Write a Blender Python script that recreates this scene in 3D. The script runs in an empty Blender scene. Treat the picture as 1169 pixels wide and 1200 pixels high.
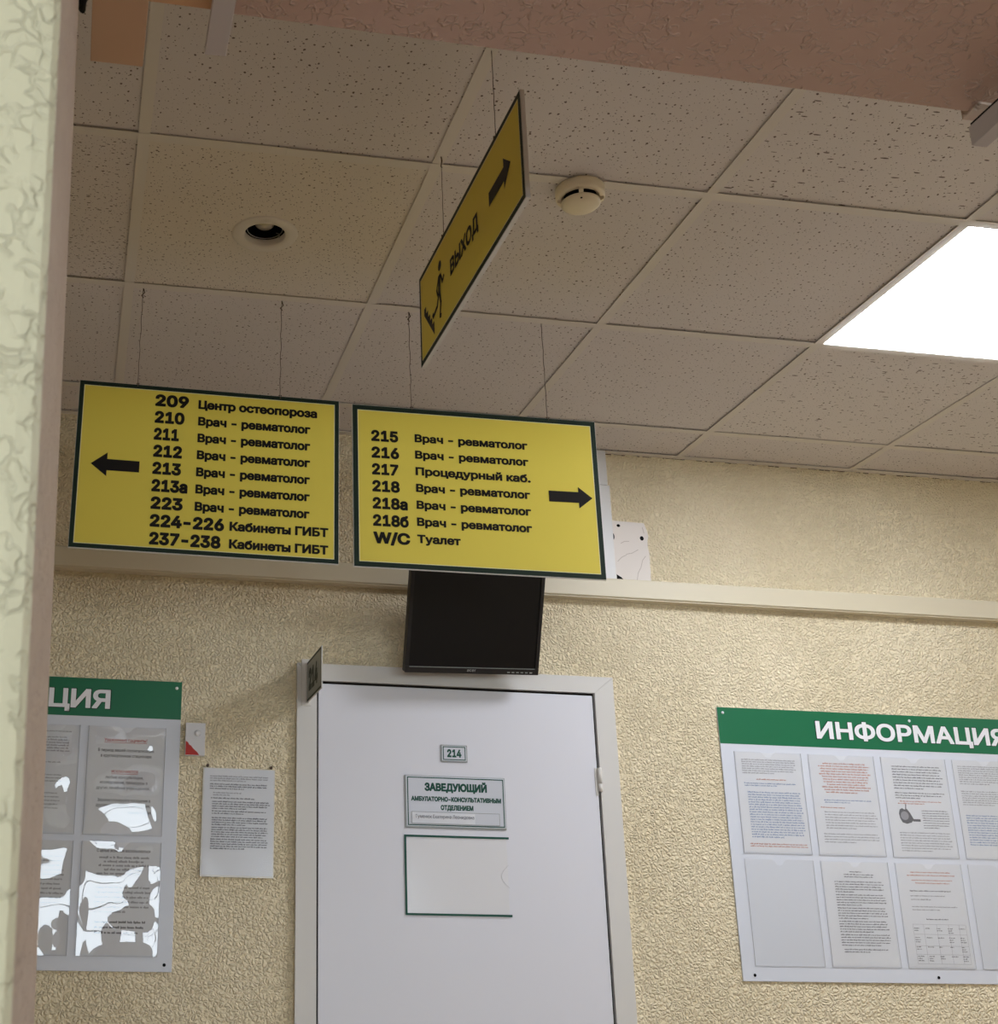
import bpy, bmesh, math, random
from mathutils import Vector, Matrix, Euler
PI = math.pi
C = bpy.context.scene.collection
H = 2.83                      # ceiling height; Z(z) turns "metres below the ceiling" into world z
def Z(z): return H + z

# ------------------------------------------------------------------ camera
CAM = (-0.0626, -1.5949, H - 1.5564)
cd = bpy.data.cameras.new('camera'); cam = bpy.data.objects.new('camera', cd); C.objects.link(cam)
cam.location = CAM; cam.rotation_euler = (1.89696430, -0.01338530, -0.15510133)
cd.sensor_fit = 'HORIZONTAL'; cd.sensor_width = 36.0
cd.lens = 1506.8 * 36.0 / 1169.0
cd.shift_x = (584.5 - 319.5) / 1169.0
cd.shift_y = (618.8 - 600.0) / 1169.0
cd.clip_start = 0.02
cd.dof.use_dof = True; cd.dof.focus_distance = 3.3; cd.dof.aperture_fstop = 18.0
bpy.context.scene.camera = cam
# ------------------------------------------------------------------ light levels
SKY = 9.5
PANEL = 25.5
sc = bpy.context.scene
sc.view_settings.view_transform = 'Standard'; sc.view_settings.look = 'None'
sc.view_settings.gamma = 1.0; sc.view_settings.use_curve_mapping = False
sc.view_settings.exposure = 0.02
try:
    sc.cycles.use_denoising = True
    sc.cycles.max_bounces = 10; sc.cycles.diffuse_bounces = 6; sc.cycles.transparent_max_bounces = 12
except Exception: pass
wd = bpy.data.worlds.new('overcast_sky'); sc.world = wd; wd.use_nodes = True
bg = wd.node_tree.nodes['Background']
bg.inputs['Color'].default_value = (0.82, 0.92, 1.0, 1); bg.inputs['Strength'].default_value = SKY

# ------------------------------------------------------------------ material helpers
def lin(h):
    if isinstance(h, str):
        h = h.lstrip('#'); v = [int(h[i:i+2], 16)/255 for i in (0, 2, 4)]
    else: v = list(h)
    return tuple((x/12.92 if x <= .04045 else ((x+.055)/1.055)**2.4) for x in v) + (1,)
def mat(name, col, rough=.6, spec=.3, metal=0.0):
    m = bpy.data.materials.new(name); m.use_nodes = True
    b = m.node_tree.nodes['Principled BSDF']
    b.inputs['Base Color'].default_value = lin(col); b.inputs['Roughness'].default_value = rough
    b.inputs['Metallic'].default_value = metal
    b.inputs['Specular IOR Level'].default_value = spec
    return m
def N(m, t, **kw):
    n = m.node_tree.nodes.new(t)
    for k, v in kw.items(): setattr(n, k, v)
    return n
def LK(m, a, b): m.node_tree.links.new(a, b)
def coords(m, scale=(1, 1, 1), rot=(0, 0, 0), obj=True):
    tc = N(m, 'ShaderNodeTexCoord'); mp = N(m, 'ShaderNodeMapping')
    mp.inputs['Scale'].default_value = scale; mp.inputs['Rotation'].default_value = rot
    LK(m, tc.outputs['Object'], mp.inputs['Vector']); return mp.outputs['Vector']
def grain(m, scale=300, amt=.06):
    """slight tone variation of a flat surface"""
    b = m.node_tree.nodes['Principled BSDF']; c = b.inputs['Base Color'].default_value[:]
    n = N(m, 'ShaderNodeTexNoise'); n.inputs['Scale'].default_value = scale; n.inputs['Detail'].default_value = 2
    LK(m, coords(m), n.inputs['Vector'])
    r = N(m, 'ShaderNodeMix', data_type='RGBA')
    r.inputs['A'].default_value = tuple(x*(1-amt) for x in c[:3])+(1,); r.inputs['B'].default_value = tuple(min(1, x*(1+amt)) for x in c[:3])+(1,)
    LK(m, n.outputs['Fac'], r.inputs['Factor']); LK(m, r.outputs['Result'], b.inputs['Base Color']); return m

def plaster(name, col, scale=95, strength=.55, dist=.004, tone=.10, worm=1.0, groove=.32, ridge=False, fine=.9, patchy=0):
    """cream paint over vermicular embossed plaster"""
    m = mat(name, col, .62, .25); b = m.node_tree.nodes['Principled BSDF']
    v = coords(m)
    nz = N(m, 'ShaderNodeTexNoise'); nz.inputs['Scale'].default_value = scale*.55; nz.inputs['Detail'].default_value = 2
    LK(m, v, nz.inputs['Vector'])
    sub = N(m, 'ShaderNodeVectorMath', operation='SUBTRACT'); sub.inputs[1].default_value = (.5, .5, .5)
    LK(m, nz.outputs['Color'], sub.inputs[0])
    sc_ = N(m, 'ShaderNodeVectorMath', operation='SCALE'); sc_.inputs['Scale'].default_value = 1.3/scale*worm
    LK(m, sub.outputs[0], sc_.inputs[0])
    ad = N(m, 'ShaderNodeVectorMath', operation='ADD'); LK(m, v, ad.inputs[0]); LK(m, sc_.outputs[0], ad.inputs[1])
    vo = N(m, 'ShaderNodeTexVoronoi', feature='DISTANCE_TO_EDGE'); vo.inputs['Scale'].default_value = scale
    LK(m, ad.outputs[0], vo.inputs['Vector'])
    r1 = N(m, 'ShaderNodeMapRange', interpolation_type='SMOOTHSTEP'); r1.inputs['From Min'].default_value = 0; r1.inputs['From Max'].default_value = groove
    if ridge: r1.inputs['To Min'].default_value = 1; r1.inputs['To Max'].default_value = 0
    LK(m, vo.outputs['Distance'], r1.inputs['Value'])
    n2 = N(m, 'ShaderNodeTexNoise'); n2.inputs['Scale'].default_value = scale*1.4; n2.inputs['Detail'].default_value = 3; n2.inputs['Distortion'].default_value = .6
    LK(m, v, n2.inputs['Vector'])
    mx = N(m, 'ShaderNodeMath', operation='MULTIPLY_ADD'); mx.inputs[1].default_value = fine
    LK(m, n2.outputs['Fac'], mx.inputs[0]); LK(m, r1.outputs['Result'], mx.inputs[2])
    hgt = mx.outputs[0]
    if patchy:      # the relief fades in and out
        n5 = N(m, 'ShaderNodeTexNoise'); n5.inputs['Scale'].default_value = scale*.7; n5.inputs['Detail'].default_value = 1; LK(m, v, n5.inputs['Vector'])
        r5 = N(m, 'ShaderNodeMapRange', interpolation_type='SMOOTHSTEP'); r5.inputs['From Min'].default_value = .5-patchy*.1; r5.inputs['From Max'].default_value = .5+patchy*.1
        LK(m, n5.outputs['Fac'], r5.inputs['Value'])
        if not ridge: r1.inputs['To Min'].default_value = -1; r1.inputs['To Max'].default_value = 0
        m5 = N(m, 'ShaderNodeMath', operation='MULTIPLY'); LK(m, r1.outputs['Result'], m5.inputs[0]); LK(m, r5.outputs['Result'], m5.inputs[1]); LK(m, m5.outputs[0], mx.inputs[2])
    bu = N(m, 'ShaderNodeBump'); bu.inputs['Strength'].default_value = strength; bu.inputs['Distance'].default_value = dist
    LK(m, hgt, bu.inputs['Height']); LK(m, bu.outputs['Normal'], b.inputs['Normal'])
    # grime that has collected in patches
    n3 = N(m, 'ShaderNodeTexNoise'); n3.inputs['Scale'].default_value = 2.6; n3.inputs['Detail'].default_value = 4; LK(m, v, n3.inputs['Vector'])
    c = lin(col); ra = N(m, 'ShaderNodeMix', data_type='RGBA')
    ra.inputs['A'].default_value = (c[0]*(1-tone), c[1]*(1-tone*1.15), c[2]*(1-tone*1.5), 1); ra.inputs['B'].default_value = c
    r3 = N(m, 'ShaderNodeMapRange'); r3.inputs['From Min'].default_value = .35; r3.inputs['From Max'].default_value = .65
    LK(m, n3.outputs['Fac'], r3.inputs['Value']); LK(m, r3.outputs['Result'], ra.inputs['Factor'])
    LK(m, ra.outputs['Result'], b.inputs['Base Color'])
    return m

def tile_mat(name, col, layers):
    """mineral fibre ceiling tile: small dark pin holes and worm-track fissures"""
    m = mat(name, col, .85, .1); b = m.node_tree.nodes['Principled BSDF']
    prev = None
    for (scale, sq, rot, thr, keep) in layers:
        v = coords(m, sq, (0, 0, rot))
        nz = N(m, 'ShaderNodeTexNoise'); nz.inputs['Scale'].default_value = scale*.8; nz.inputs['Detail'].default_value = 1; LK(m, v, nz.inputs['Vector'])
        s1 = N(m, 'ShaderNodeVectorMath', operation='SCALE'); s1.inputs['Scale'].default_value = .55/scale; LK(m, nz.outputs['Color'], s1.inputs[0])
        ad = N(m, 'ShaderNodeVectorMath', operation='ADD'); LK(m, v, ad.inputs[0]); LK(m, s1.outputs[0], ad.inputs[1])
        vo = N(m, 'ShaderNodeTexVoronoi', feature='F1', voronoi_dimensions='2D'); vo.inputs['Scale'].default_value = scale; LK(m, ad.outputs[0], vo.inputs['Vector'])
        sp = N(m, 'ShaderNodeSeparateColor'); LK(m, vo.outputs['Color'], sp.inputs['Color'])
        # hole radius varies with the cell, some cells have none
        rr = N(m, 'ShaderNodeMapRange'); rr.inputs['From Min'].default_value = 1-keep; rr.inputs['From Max'].default_value = 1; rr.inputs['To Min'].default_value = 0; rr.inputs['To Max'].default_value = thr
        LK(m, sp.outputs['Red'], rr.inputs['Value'])
        lt = N(m, 'ShaderNodeMath', operation='LESS_THAN'); LK(m, vo.outputs['Distance'], lt.inputs[0]); LK(m, rr.outputs['Result'], lt.inputs[1])
        if prev is None: prev = lt.outputs[0]
        else:
            mx = N(m, 'ShaderNodeMath', operation='MAXIMUM'); LK(m, prev, mx.inputs[0]); LK(m, lt.outputs[0], mx.inputs[1]); prev = mx.outputs[0]
    c = lin(col)
    n3 = N(m, 'ShaderNodeTexNoise'); n3.inputs['Scale'].default_value = 3.0; n3.inputs['Detail'].default_value = 3; LK(m, coords(m), n3.inputs['Vector'])
    ra = N(m, 'ShaderNodeMix', data_type='RGBA'); ra.inputs['A'].default_value = tuple(x*.92 for x in c[:3])+(1,); ra.inputs['B'].default_value = c
    LK(m, n3.outputs['Fac'], ra.inputs['Factor'])
    rb = N(m, 'ShaderNodeMix', data_type='RGBA'); rb.inputs['B'].default_value = (c[0]*.22, c[1]*.18, c[2]*.16, 1)
    LK(m, ra.outputs['Result'], rb.inputs['A']); LK(m, prev, rb.inputs['Factor']); LK(m, rb.outputs['Result'], b.inputs['Base Color'])
    n4 = N(m, 'ShaderNodeTexNoise'); n4.inputs['Scale'].default_value = 240; n4.inputs['Detail'].default_value = 2; LK(m, coords(m), n4.inputs['Vector'])
    bu = N(m, 'ShaderNodeBump'); bu.inputs['Strength'].default_value = .25; bu.inputs['Distance'].default_value = .0015
    LK(m, n4.outputs['Fac'], bu.inputs['Height']); LK(m, bu.outputs['Normal'], b.inputs['Normal'])
    return m

def emis(name, col, s):
    m = bpy.data.materials.new(name); m.use_nodes = True; nt = m.node_tree; nt.nodes.remove(nt.nodes['Principled BSDF'])
    e = N(m, 'ShaderNodeEmission'); e.inputs['Color'].default_value = col; e.inputs['Strength'].default_value = s
    LK(m, e.outputs[0], nt.nodes['Material Output'].inputs['Surface']); return m
def film(name, fac=1.0, rough=.02, base=.02, tint=(1, 1, 1, 1)):
    """thin clear plastic sheet"""
    m = bpy.data.materials.new(name); m.use_nodes = True; nt = m.node_tree; nt.nodes.remove(nt.nodes['Principled BSDF'])
    tr = N(m, 'ShaderNodeBsdfTransparent'); tr.inputs['Color'].default_value = tint
    gl = N(m, 'ShaderNodeBsdfGlossy'); gl.inputs['Roughness'].default_value = rough
    lw = N(m, 'ShaderNodeLayerWeight'); lw.inputs['Blend'].default_value = .5       # same from both sides
    pw = N(m, 'ShaderNodeMath', operation='POWER'); pw.inputs[1].default_value = 5; LK(m, lw.outputs['Facing'], pw.inputs[0])
    ma = N(m, 'ShaderNodeMath', operation='MULTIPLY_ADD'); ma.inputs[1].default_value = .9*min(1, fac); ma.inputs[2].default_value = base+.045*fac
    LK(m, pw.outputs[0], ma.inputs[0]); mx = N(m, 'ShaderNodeMixShader')
    LK(m, ma.outputs[0], mx.inputs[0]); LK(m, tr.outputs[0], mx.inputs[1]); LK(m, gl.outputs[0], mx.inputs[2])
    LK(m, mx.outputs[0], nt.nodes['Material Output'].inputs['Surface']); return m

M = {}
WALL = '#f4e6c6'
M['wall'] = plaster('cream_embossed_plaster', WALL, 88, .85, .0056, .10, 1.3, .34, False, .45)
M['pier'] = plaster('pale_green_cream_plaster', '#d6d0b4', 80, .6, .004, .05, 2.0, .16, False, .3, 1.0)
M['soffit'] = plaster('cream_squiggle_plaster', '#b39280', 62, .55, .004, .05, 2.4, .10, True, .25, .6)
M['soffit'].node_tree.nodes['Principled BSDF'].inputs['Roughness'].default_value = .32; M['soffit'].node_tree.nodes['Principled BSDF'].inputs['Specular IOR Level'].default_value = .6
M['reveal'] = plaster('warm_light_tint_plaster', '#c8b3a2', 80, .8, .004, .05, 2.0, .16, False, .5, 1.0)  # pier's own paint, tinted pinker for the warm light on its reveal
M['far_room'] = plaster('off_white_room_paint', '#d8d2bc', 60, .2, .002, .03)
PIN = [(62, (1, 1, 1), 0, .15, .8), (120, (1, 1, 1), .7, .13, .5)]
M['tile_pin'] = tile_mat('pinhole_ceiling_tile', '#ddd7d4', PIN)
M['tile_fissure'] = tile_mat('fissured_ceiling_tile', '#e0dad6', [(34, (.5, 2.2, 1), .25, .15, .5), (60, (1, 1, 1), .3, .17, .55), (130, (1, 1, 1), .7, .13, .5)])
M['tile_fine'] = tile_mat('fine_fissured_ceiling_tile', '#e0d8cc', [(75, (.8, 1.3, 1), .9, .16, .6), (150, (1, .6, 1), .4, .16, .6)])
M['tile_dense'] = tile_mat('dense_fissured_ceiling_tile', '#dcd5d0', [(75, (.7, 1.6, 1), .4, .2, .8), (120, (1, 1, 1), .7, .16, .7)])
M['grid'] = mat('ceiling_grid_paint', '#dbd5cc', .5, .3)
M['floor'] = mat('brown_linoleum', '#ab968a', .45, .4); grain(M['floor'], 40, .25)
M['door_paint'] = grain(mat('cool_grey_white_door', '#dcdce4', .38, .4), 500, .02)
M['frame_paint'] = mat('off_white_door_frame', '#d4d1cd', .42, .4)
M['black_gap'] = mat('dark_seal', '#1c1714', .8, .1)
M['steel'] = mat('brushed_steel', '#9a9a9c', .35, .5, 1)
M['white_metal'] = mat('white_painted_metal', '#d9d5cf', .4, .4)
M['trunk'] = mat('ivory_plastic_trunking', '#d3c9b0', .4, .4)
M['trunk_white'] = mat('cool_white_plastic_trunking', '#d9d8d8', .4, .4)
M['yellow'] = grain(mat('yellow_sign_film', '#e4d054', .5, .3), 900, .05)
M['green_print'] = mat('dark_green_print', '#16281c', .5, .25)
M['black_print'] = mat('black_print', '#191412', .5, .2)
M['pale_line'] = mat('pale_cream_line', '#e8e2b6', .5, .3)
M['acrylic'] = mat('white_acrylic', '#d6d4ce', .35, .4)
M['cord'] = mat('grey_nylon_cord', '#5b4a3e', .6, .3)
M['board_white'] = mat('white_pvc_board', '#d4d8e2', .4, .4)
M['board_green'] = mat('bottle_green_film', '#0f6a45', .4, .4)
M['letter_white'] = mat('white_lettering', '#ececf0', .45, .3)
M['outline_green'] = mat('dark_green_outline', '#0a3a28', .5, .3)  # printed outline round the header letters
M['paper'] = grain(mat('white_paper', '#d9dbe1', .75, .15), 60, .02)
M['ink'] = mat('grey_black_ink', '#66666e', .8, .1)
M['ink_light'] = mat('faded_grey_ink', '#98989f', .8, .1)
M['ink_blue'] = mat('blue_ink', '#8295b8', .8, .1)
M['ink_red'] = mat('red_brown_ink', '#bd8577', .8, .1)
M['ink_rule'] = mat('pale_grey_rule', '#a9a9b2', .8, .1)
M['film'] = film('clear_wavy_pocket_film', 1.3, .015, .03)
M['film_matte'] = film('clear_flat_pocket_film', .6, .15, .0)
M['film_edge'] = mat('grey_white_film_edge', '#c3c3c6', .25, .5)
M['tape'] = film('clear_tape', 1.0, .1, .03)
M['plate_silver'] = mat('silver_plate', '#c6c8d1', .4, .5, .15)
M['plate_silver_dark'] = mat('silver_grey_bevel', '#8f9391', .4, .5, .3)
M['letter_green'] = mat('deep_green_lettering', '#0c4a3c', .5, .3)
M['monitor_black'] = mat('black_monitor_plastic', '#1a1513', .45, .35)
M['screen_black'] = mat('black_lcd_panel', '#100d0e', .3, .25)
M['logo_grey'] = mat('grey_logo_print', '#a9a6a2', .4, .4)
M['detector'] = mat('aged_ivory_plastic', '#e5dabe', .4, .4)
M['hole_brown'] = mat('dark_brown_joint', '#6a5743', .8, .1)
M['hole_black'] = mat('black_void', '#080707', .7, .1)
M['lamp_glass'] = mat('grey_lamp_reflector', '#c8beb2', .2, .6, .4)
M['kraft'] = mat('brown_kraft_board', '#bd9878', .7, .2)
M['tan'] = mat('tan_plastic', '#c69a72', .6, .3)
M['grey_channel'] = mat('grey_plastic_channel', '#b5aaa3', .45, .4)
M['patch'] = mat('bare_white_plaster', '#e4dcd6', .8, .15)
M['patch_crack'] = mat('grey_plaster_crack', '#b6aaa2', .85, .1)
M['holder_white'] = mat('white_card', '#dedde1', .4, .4)
M['red'] = mat('red_print', '#b8322c', .5, .3)
M['clear_stud'] = mat('clear_grey_stud', '#e2e2e6', .15, .6)
M['panel_glow'] = emis('lit_diffuser', (.93, .975, 1.06, 1), PANEL)
M['win_frame'] = mat('white_pvc_window', '#e4e6e8', .35, .4)

# ------------------------------------------------------------------ mesh helpers
class MB:
    def __init__(s): s.v = []; s.f = []; s.m = []; s.sm = []
    def add(s, vs, fs, mi=0, smooth=False):
        o = len(s.v); s.v += [tuple(p) for p in vs]
        for f in fs: s.f.append([i+o for i in f]); s.m.append(mi); s.sm.append(smooth)
        return s
    def box(s, x0, x1, y0, y1, z0, z1, mi=0, bev=0.0):
        if bev > 0:
            bm = bmesh.new(); bmesh.ops.create_cube(bm, size=1)
            for v in bm.verts: v.co = ((x0+x1)/2+v.co.x*(x1-x0), (y0+y1)/2+v.co.y*(y1-y0), (z0+z1)/2+v.co.z*(z1-z0))
            bmesh.ops.bevel(bm, geom=bm.edges[:], offset=bev, segments=2, affect='EDGES', profile=.6)
            bm.verts.index_update(); s.add([v.co[:] for v in bm.verts], [[v.index for v in f.verts] for f in bm.faces], mi); bm.free(); return s
        vs = [(x, y, z) for z in (z0, z1) for y in (y0, y1) for x in (x0, x1)]
        return s.add(vs, [(0, 2, 3, 1), (4, 5, 7, 6), (0, 1, 5, 4), (2, 6, 7, 3), (0, 4, 6, 2), (1, 3, 7, 5)], mi)
    def quad(s, a, b, c, d, mi=0): return s.add([a, b, c, d], [(0, 1, 2, 3)], mi)
    def face(s, x0, x1, z0, z1, y, mi=0):            # a print facing -Y
        return s.quad((x0, y, z0), (x1, y, z0), (x1, y, z1), (x0, y, z1), mi)
    def ring(s, x0, x1, z0, z1, w, y, mi=0):         # printed border facing -Y
        s.face(x0, x1, z1-w, z1, y, mi); s.face(x0, x1, z0, z0+w, y, mi); s.face(x0, x0+w, z0+w, z1-w, y, mi); s.face(x1-w, x1, z0+w, z1-w, y, mi); return s
    def poly(s, pts, y, mi=0): return s.add([(p[0], y, p[1]) for p in pts], [list(range(len(pts)))], mi)
    def tube(s, pts, r, n=8, mi=0, caps=True):
        pts = [Vector(p) for p in pts]; k = len(pts); vs = []
        up = None
        for i, p in enumerate(pts):
            d = (pts[min(i+1, k-1)]-pts[max(i-1, 0)]).normalized()
            if up is None:
                up = d.orthogonal().normalized()
            up = (up - d*up.dot(d)).normalized(); sd = d.cross(up)
            rr = r[i] if isinstance(r, (list, tuple)) else r
            for j in range(n):
                a = 2*PI*j/n; vs.append(p+up*math.cos(a)*rr+sd*math.sin(a)*rr)
        fs = [(i*n+j, i*n+(j+1) % n, (i+1)*n+(j+1) % n, (i+1)*n+j) for i in range(k-1) for j in range(n)]
        s.add(vs, fs, mi, True)
        if caps: s.add(vs[:n], [list(range(n))[::-1]], mi); s.add(vs[-n:], [list(range(n))], mi)
        return s
    def lathe(s, prof, cx, cy, n=48, mi=0, a0=0, a1=2*PI, smooth=True):   # prof: list of (r, z), about the vertical
        full = abs(a1-a0-2*PI) < 1e-6; cols = n if full else n+1; vs = []
        for r, z in prof:
            for j in range(cols):
                a = a0+(a1-a0)*j/n; vs.append((cx+r*math.cos(a), cy+r*math.sin(a), z))
        fs = []
        for i in range(len(prof)-1):
            for j in range(n):
                j2 = (j+1) % cols if full else j+1
                fs.append((i*cols+j, i*cols+j2, (i+1)*cols+j2, (i+1)*cols+j))
        return s.add(vs, fs, mi, smooth)
    def disc(s, cx, cz, r, y, n=20, mi=0): return s.poly([(cx+r*math.cos(2*PI*i/n), cz+r*math.sin(2*PI*i/n)) for i in range(n)], y, mi)
    def stroke(s, pts, w, y, mi=0):                  # flat printed stroke facing -Y
        for a, b in zip(pts[:-1], pts[1:]):
            d = Vector((b[0]-a[0], b[1]-a[1])).normalized(); n = Vector((-d.y, d.x))*w/2; e = d*w*.3
            s.poly([(a[0]-e.x-n.x, a[1]-e.y-n.y), (b[0]+e.x-n.x, b[1]+e.y-n.y), (b[0]+e.x+n.x, b[1]+e.y+n.y), (a[0]-e.x+n.x, a[1]-e.y+n.y)], y, mi)
        return s
    def build(s, name, mats, parent=None):
        me = bpy.data.meshes.new(name); me.from_pydata(s.v, [], s.f)
        for mm in (mats if isinstance(mats, (list, tuple)) else [mats]): me.materials.append(mm)
        me.polygons.foreach_set('material_index', s.m); me.polygons.foreach_set('use_smooth', s.sm); me.update()
        bm = bmesh.new(); bm.from_mesh(me); bmesh.ops.remove_doubles(bm, verts=bm.verts, dist=1e-6); bm.to_mesh(me); bm.free()
        o = bpy.data.objects.new(name, me); C.objects.link(o)
        if parent is not None: o.parent = parent
        return o
def tag(o, label, cat, group=None):
    o['label'] = label; o['category'] = cat
    if group: o['group'] = group
    return o
def thing(name, label, cat, loc=(0, 0, 0), rot=(0, 0, 0), group=None):
    o = bpy.data.objects.new(name, None); C.objects.link(o); o.empty_display_size = .05
    o.location = loc; o.rotation_euler = rot; return tag(o, label, cat, group)
def struct(o): o['kind'] = 'structure'; return o
def sroot(name, loc=(0, 0, 0)):
    o = bpy.data.objects.new(name, None); C.objects.link(o); o.location = loc; return struct(o)

# ------------------------------------------------------------------ lettering
FONT = None
try:
    import os
    FONT = bpy.data.fonts.load(os.path.join(bpy.utils.system_resource('DATAFILES'), 'fonts', 'Inter.woff2'))
except Exception: FONT = None
_cap = {}
from mathutils.geometry import interpolate_bezier, delaunay_2d_cdt
def contours(s, spacing=1.0):
    """outlines of string s as closed polylines (the font's strokes may overlap one another)"""
    cu = bpy.data.curves.new('t', 'FONT'); cu.body = s; cu.size = 1; cu.space_character = spacing
    if FONT: cu.font = FONT
    o = bpy.data.objects.new('t', cu); C.objects.link(o)
    dg = bpy.context.evaluated_depsgraph_get(); cv = o.evaluated_get(dg).to_curve(dg); out = []
    for sp in cv.splines:
        bp = sp.bezier_points; n = len(bp); pl = []
        for i in range(n):
            p, q = bp[i], bp[(i+1) % n]
            h1, h2 = p.handle_right, q.handle_left
            d = (q.co-p.co)
            bent = d.length > 1e-9 and max(abs(d.cross(h1-p.co).z), abs(d.cross(h2-p.co).z))/d.length > 1e-4
            if bent: pl += [(v.x, v.y) for v in interpolate_bezier(p.co, h1, h2, q.co, 5)[:-1]]
            else: pl.append((p.co.x, p.co.y))
        cl = []
        for v in pl:
            if not cl or abs(v[0]-cl[-1][0])+abs(v[1]-cl[-1][1]) > 1e-5: cl.append(v)
        if len(cl) > 2: out.append(cl)
    bpy.data.objects.remove(o); bpy.data.curves.remove(cu)
    return out
def winding(x, y, loops):
    w = 0
    for p in loops:
        for i in range(len(p)):
            (ax, ay), (bx, by) = p[i-1], p[i]
            if (ay > y) != (by > y) and x < (bx-ax)*(y-ay)/(by-ay)+ax: w += 1 if by > ay else -1
    return w
def glyphs(s, off=0.0, spacing=1.0):
    """filled letters (non-zero winding), each outline thickened by off; third value = how far up the piece lies"""
    cs = contours(s, spacing); cl = []
    for p in sorted(cs, key=lambda p: min(v[0] for v in p)):
        lo, hi = min(v[0] for v in p), max(v[0] for v in p)
        if cl and lo < cl[-1][1]: cl[-1][0].append(p); cl[-1][1] = max(cl[-1][1], hi)
        else: cl.append([[p], hi])
    vs, fs = [], []
    for loops, _ in cl:
        pv, pe = [], []
        for p in loops:
            o = len(pv); pv += [Vector(v) for v in p]; pe += [(o+i, o+(i+1) % len(p)) for i in range(len(p))]
        rv, re_, rf = delaunay_2d_cdt(pv, pe, [], 0, 1e-5)[:3]
        o = len(vs); vs += [(v.x, v.y, 6) for v in rv]
        for f in rf:
            cx = sum(rv[i].x for i in f)/len(f); cy = sum(rv[i].y for i in f)/len(f)
            if winding(cx, cy, loops): fs.append([o+i for i in f])
    if off > 0:
        for p in cs:
            for i in range(len(p)):
                a, b = Vector(p[i-1]), Vector(p[i]); d = b-a
                if d.length < 1e-6: continue
                d.normalize(); n = Vector((-d.y, d.x))*off; e = d*off*.75; o = len(vs)
                vs += [(q.x, q.y, i % 5) for q in (a-e-n, b+e-n, b+e+n, a-e+n)]; fs.append([o, o+1, o+2, o+3])
    return vs, fs
def text(mb, s, x0, x1, zb, cap, y, off=.02, mi=0, dz=0.0, spacing=1.0):
    """lay string s on plane y (facing -Y): x0..x1 wide, baseline zb (rising dz over the width), capital height cap"""
    if off not in _cap:
        v, f = glyphs('H', off); zs = [p[1] for p in v]; _cap[off] = (min(zs), max(zs)-min(zs))
    b0, ch = _cap[off]
    v, f = glyphs(s, off, spacing); xs = [p[0] for p in v]; a, b = min(xs), max(xs); kx = (x1-x0)/(b-a); kz = cap/ch
    mb.add([(x0+(p[0]-a)*kx, y-3e-5*p[2], zb+(p[1]-b0)*kz+dz*(p[0]-a)/(b-a)) for p in v], f, mi)

rnd = random.Random(7)
def scribble(mb, x0, x1, zb, h, y, mi=0, cont=1.0, rag=.1, center=False, dens=1.0):
    """one line of small print: words made of narrow upright strokes, too small to read"""
    xe = x1-(x1-x0)*rag*rnd.random(); xa = x0
    if center:
        d = (x1-xe)/2; xa += d; xe = x1-d
    x = xa
    while x < xe:
        wl = rnd.randint(2, 9)
        for _ in range(wl):
            w = h*rnd.uniform(.35, .6)*dens
            if x+w > xe: break
            hh = h*rnd.choice((.62, .66, .7, .7, 1.0)); zz = zb-(h*.22 if rnd.random() < .1 else 0)
            mb.face(x, x+w*.82, zz, zb+hh, y, mi); x += w*1.05
        x += h*.5
def para(mb, x0, x1, ztop, n, pitch, h, y, mi=0, last=.5, indent=0.0, center=False):
    for i in range(n):
        scribble(mb, x0+(indent if i == 0 else 0), x1 if i < n-1 else x0+(x1-x0)*last, ztop-pitch*(i+1), h, y, mi, rag=.06 if not center else .3, center=center)

# ------------------------------------------------------------------ the setting
WY = 2.015; YF_ = -.35
mb = MB(); mb.box(-1.25, 8, WY, WY+.15, 0, H+.1); struct(mb.build('wall_back', M['wall']))
mb = MB(); mb.box(-4.15, 8.15, -5.1, WY+.15, -.1, 0); struct(mb.build('floor', M['floor']))
mb = MB(); mb.box(-1.25, -1.1, YF_, WY+.15, 0, H+.1); mb.box(-4.15, -4, -5.1, YF_, 0, H+.1); struct(mb.build('wall_left', M['wall']))  # unseen corridor end, set close so it bounces light onto the left
mb = MB(); mb.box(8, 8.15, -5.1, WY+.15, 0, H+.1); struct(mb.build('wall_right', M['wall']))
R_ = random.Random(11); mb = MB(); x = .9        # crumbled dark joint under the wall angle
while x < 3.4:
    w_ = R_.uniform(.003, .022); h_ = R_.uniform(.0008, .0030); mb.face(x, x+w_, Z(-.0015-h_), Z(-.0012), WY-.0008); x += w_+R_.choice((0, .002, .01, .04))
mb.build('crumbled_joint', M['hole_brown'], bpy.data.objects['wall_back'])
# pier on the left of the opening: its reveal leans a little out of plumb
YN, YF = -.97, -.35
def xr(zr): return -.0824-.0257*(zr+1.61)
mb = MB()
NZ = 2
vs = []
for zr in (-H, .1):
    x = xr(zr); r = .012
    vs += [(-4, YN, Z(zr)), (x-r, YN, Z(zr)), (x-r*.3, YN+r*.3, Z(zr)), (x, YN+r, Z(zr)), (x, YF-.004, Z(zr)), (x-.004, YF, Z(zr)), (-4, YF, Z(zr))]
n = 7
mb.add(vs, [(i, (i+1) % n, n+(i+1) % n, n+i) for i in range(n)]+[list(range(n))[::-1], list(range(n, 2*n))])
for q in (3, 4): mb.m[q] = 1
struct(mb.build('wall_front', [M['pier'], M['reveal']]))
# right side of the opening, out of the frame
mb = MB(); mb.box(1.75, 8, YN, YF, 0, H+.1); struct(mb.build('wall_front', M['pier']))
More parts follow.
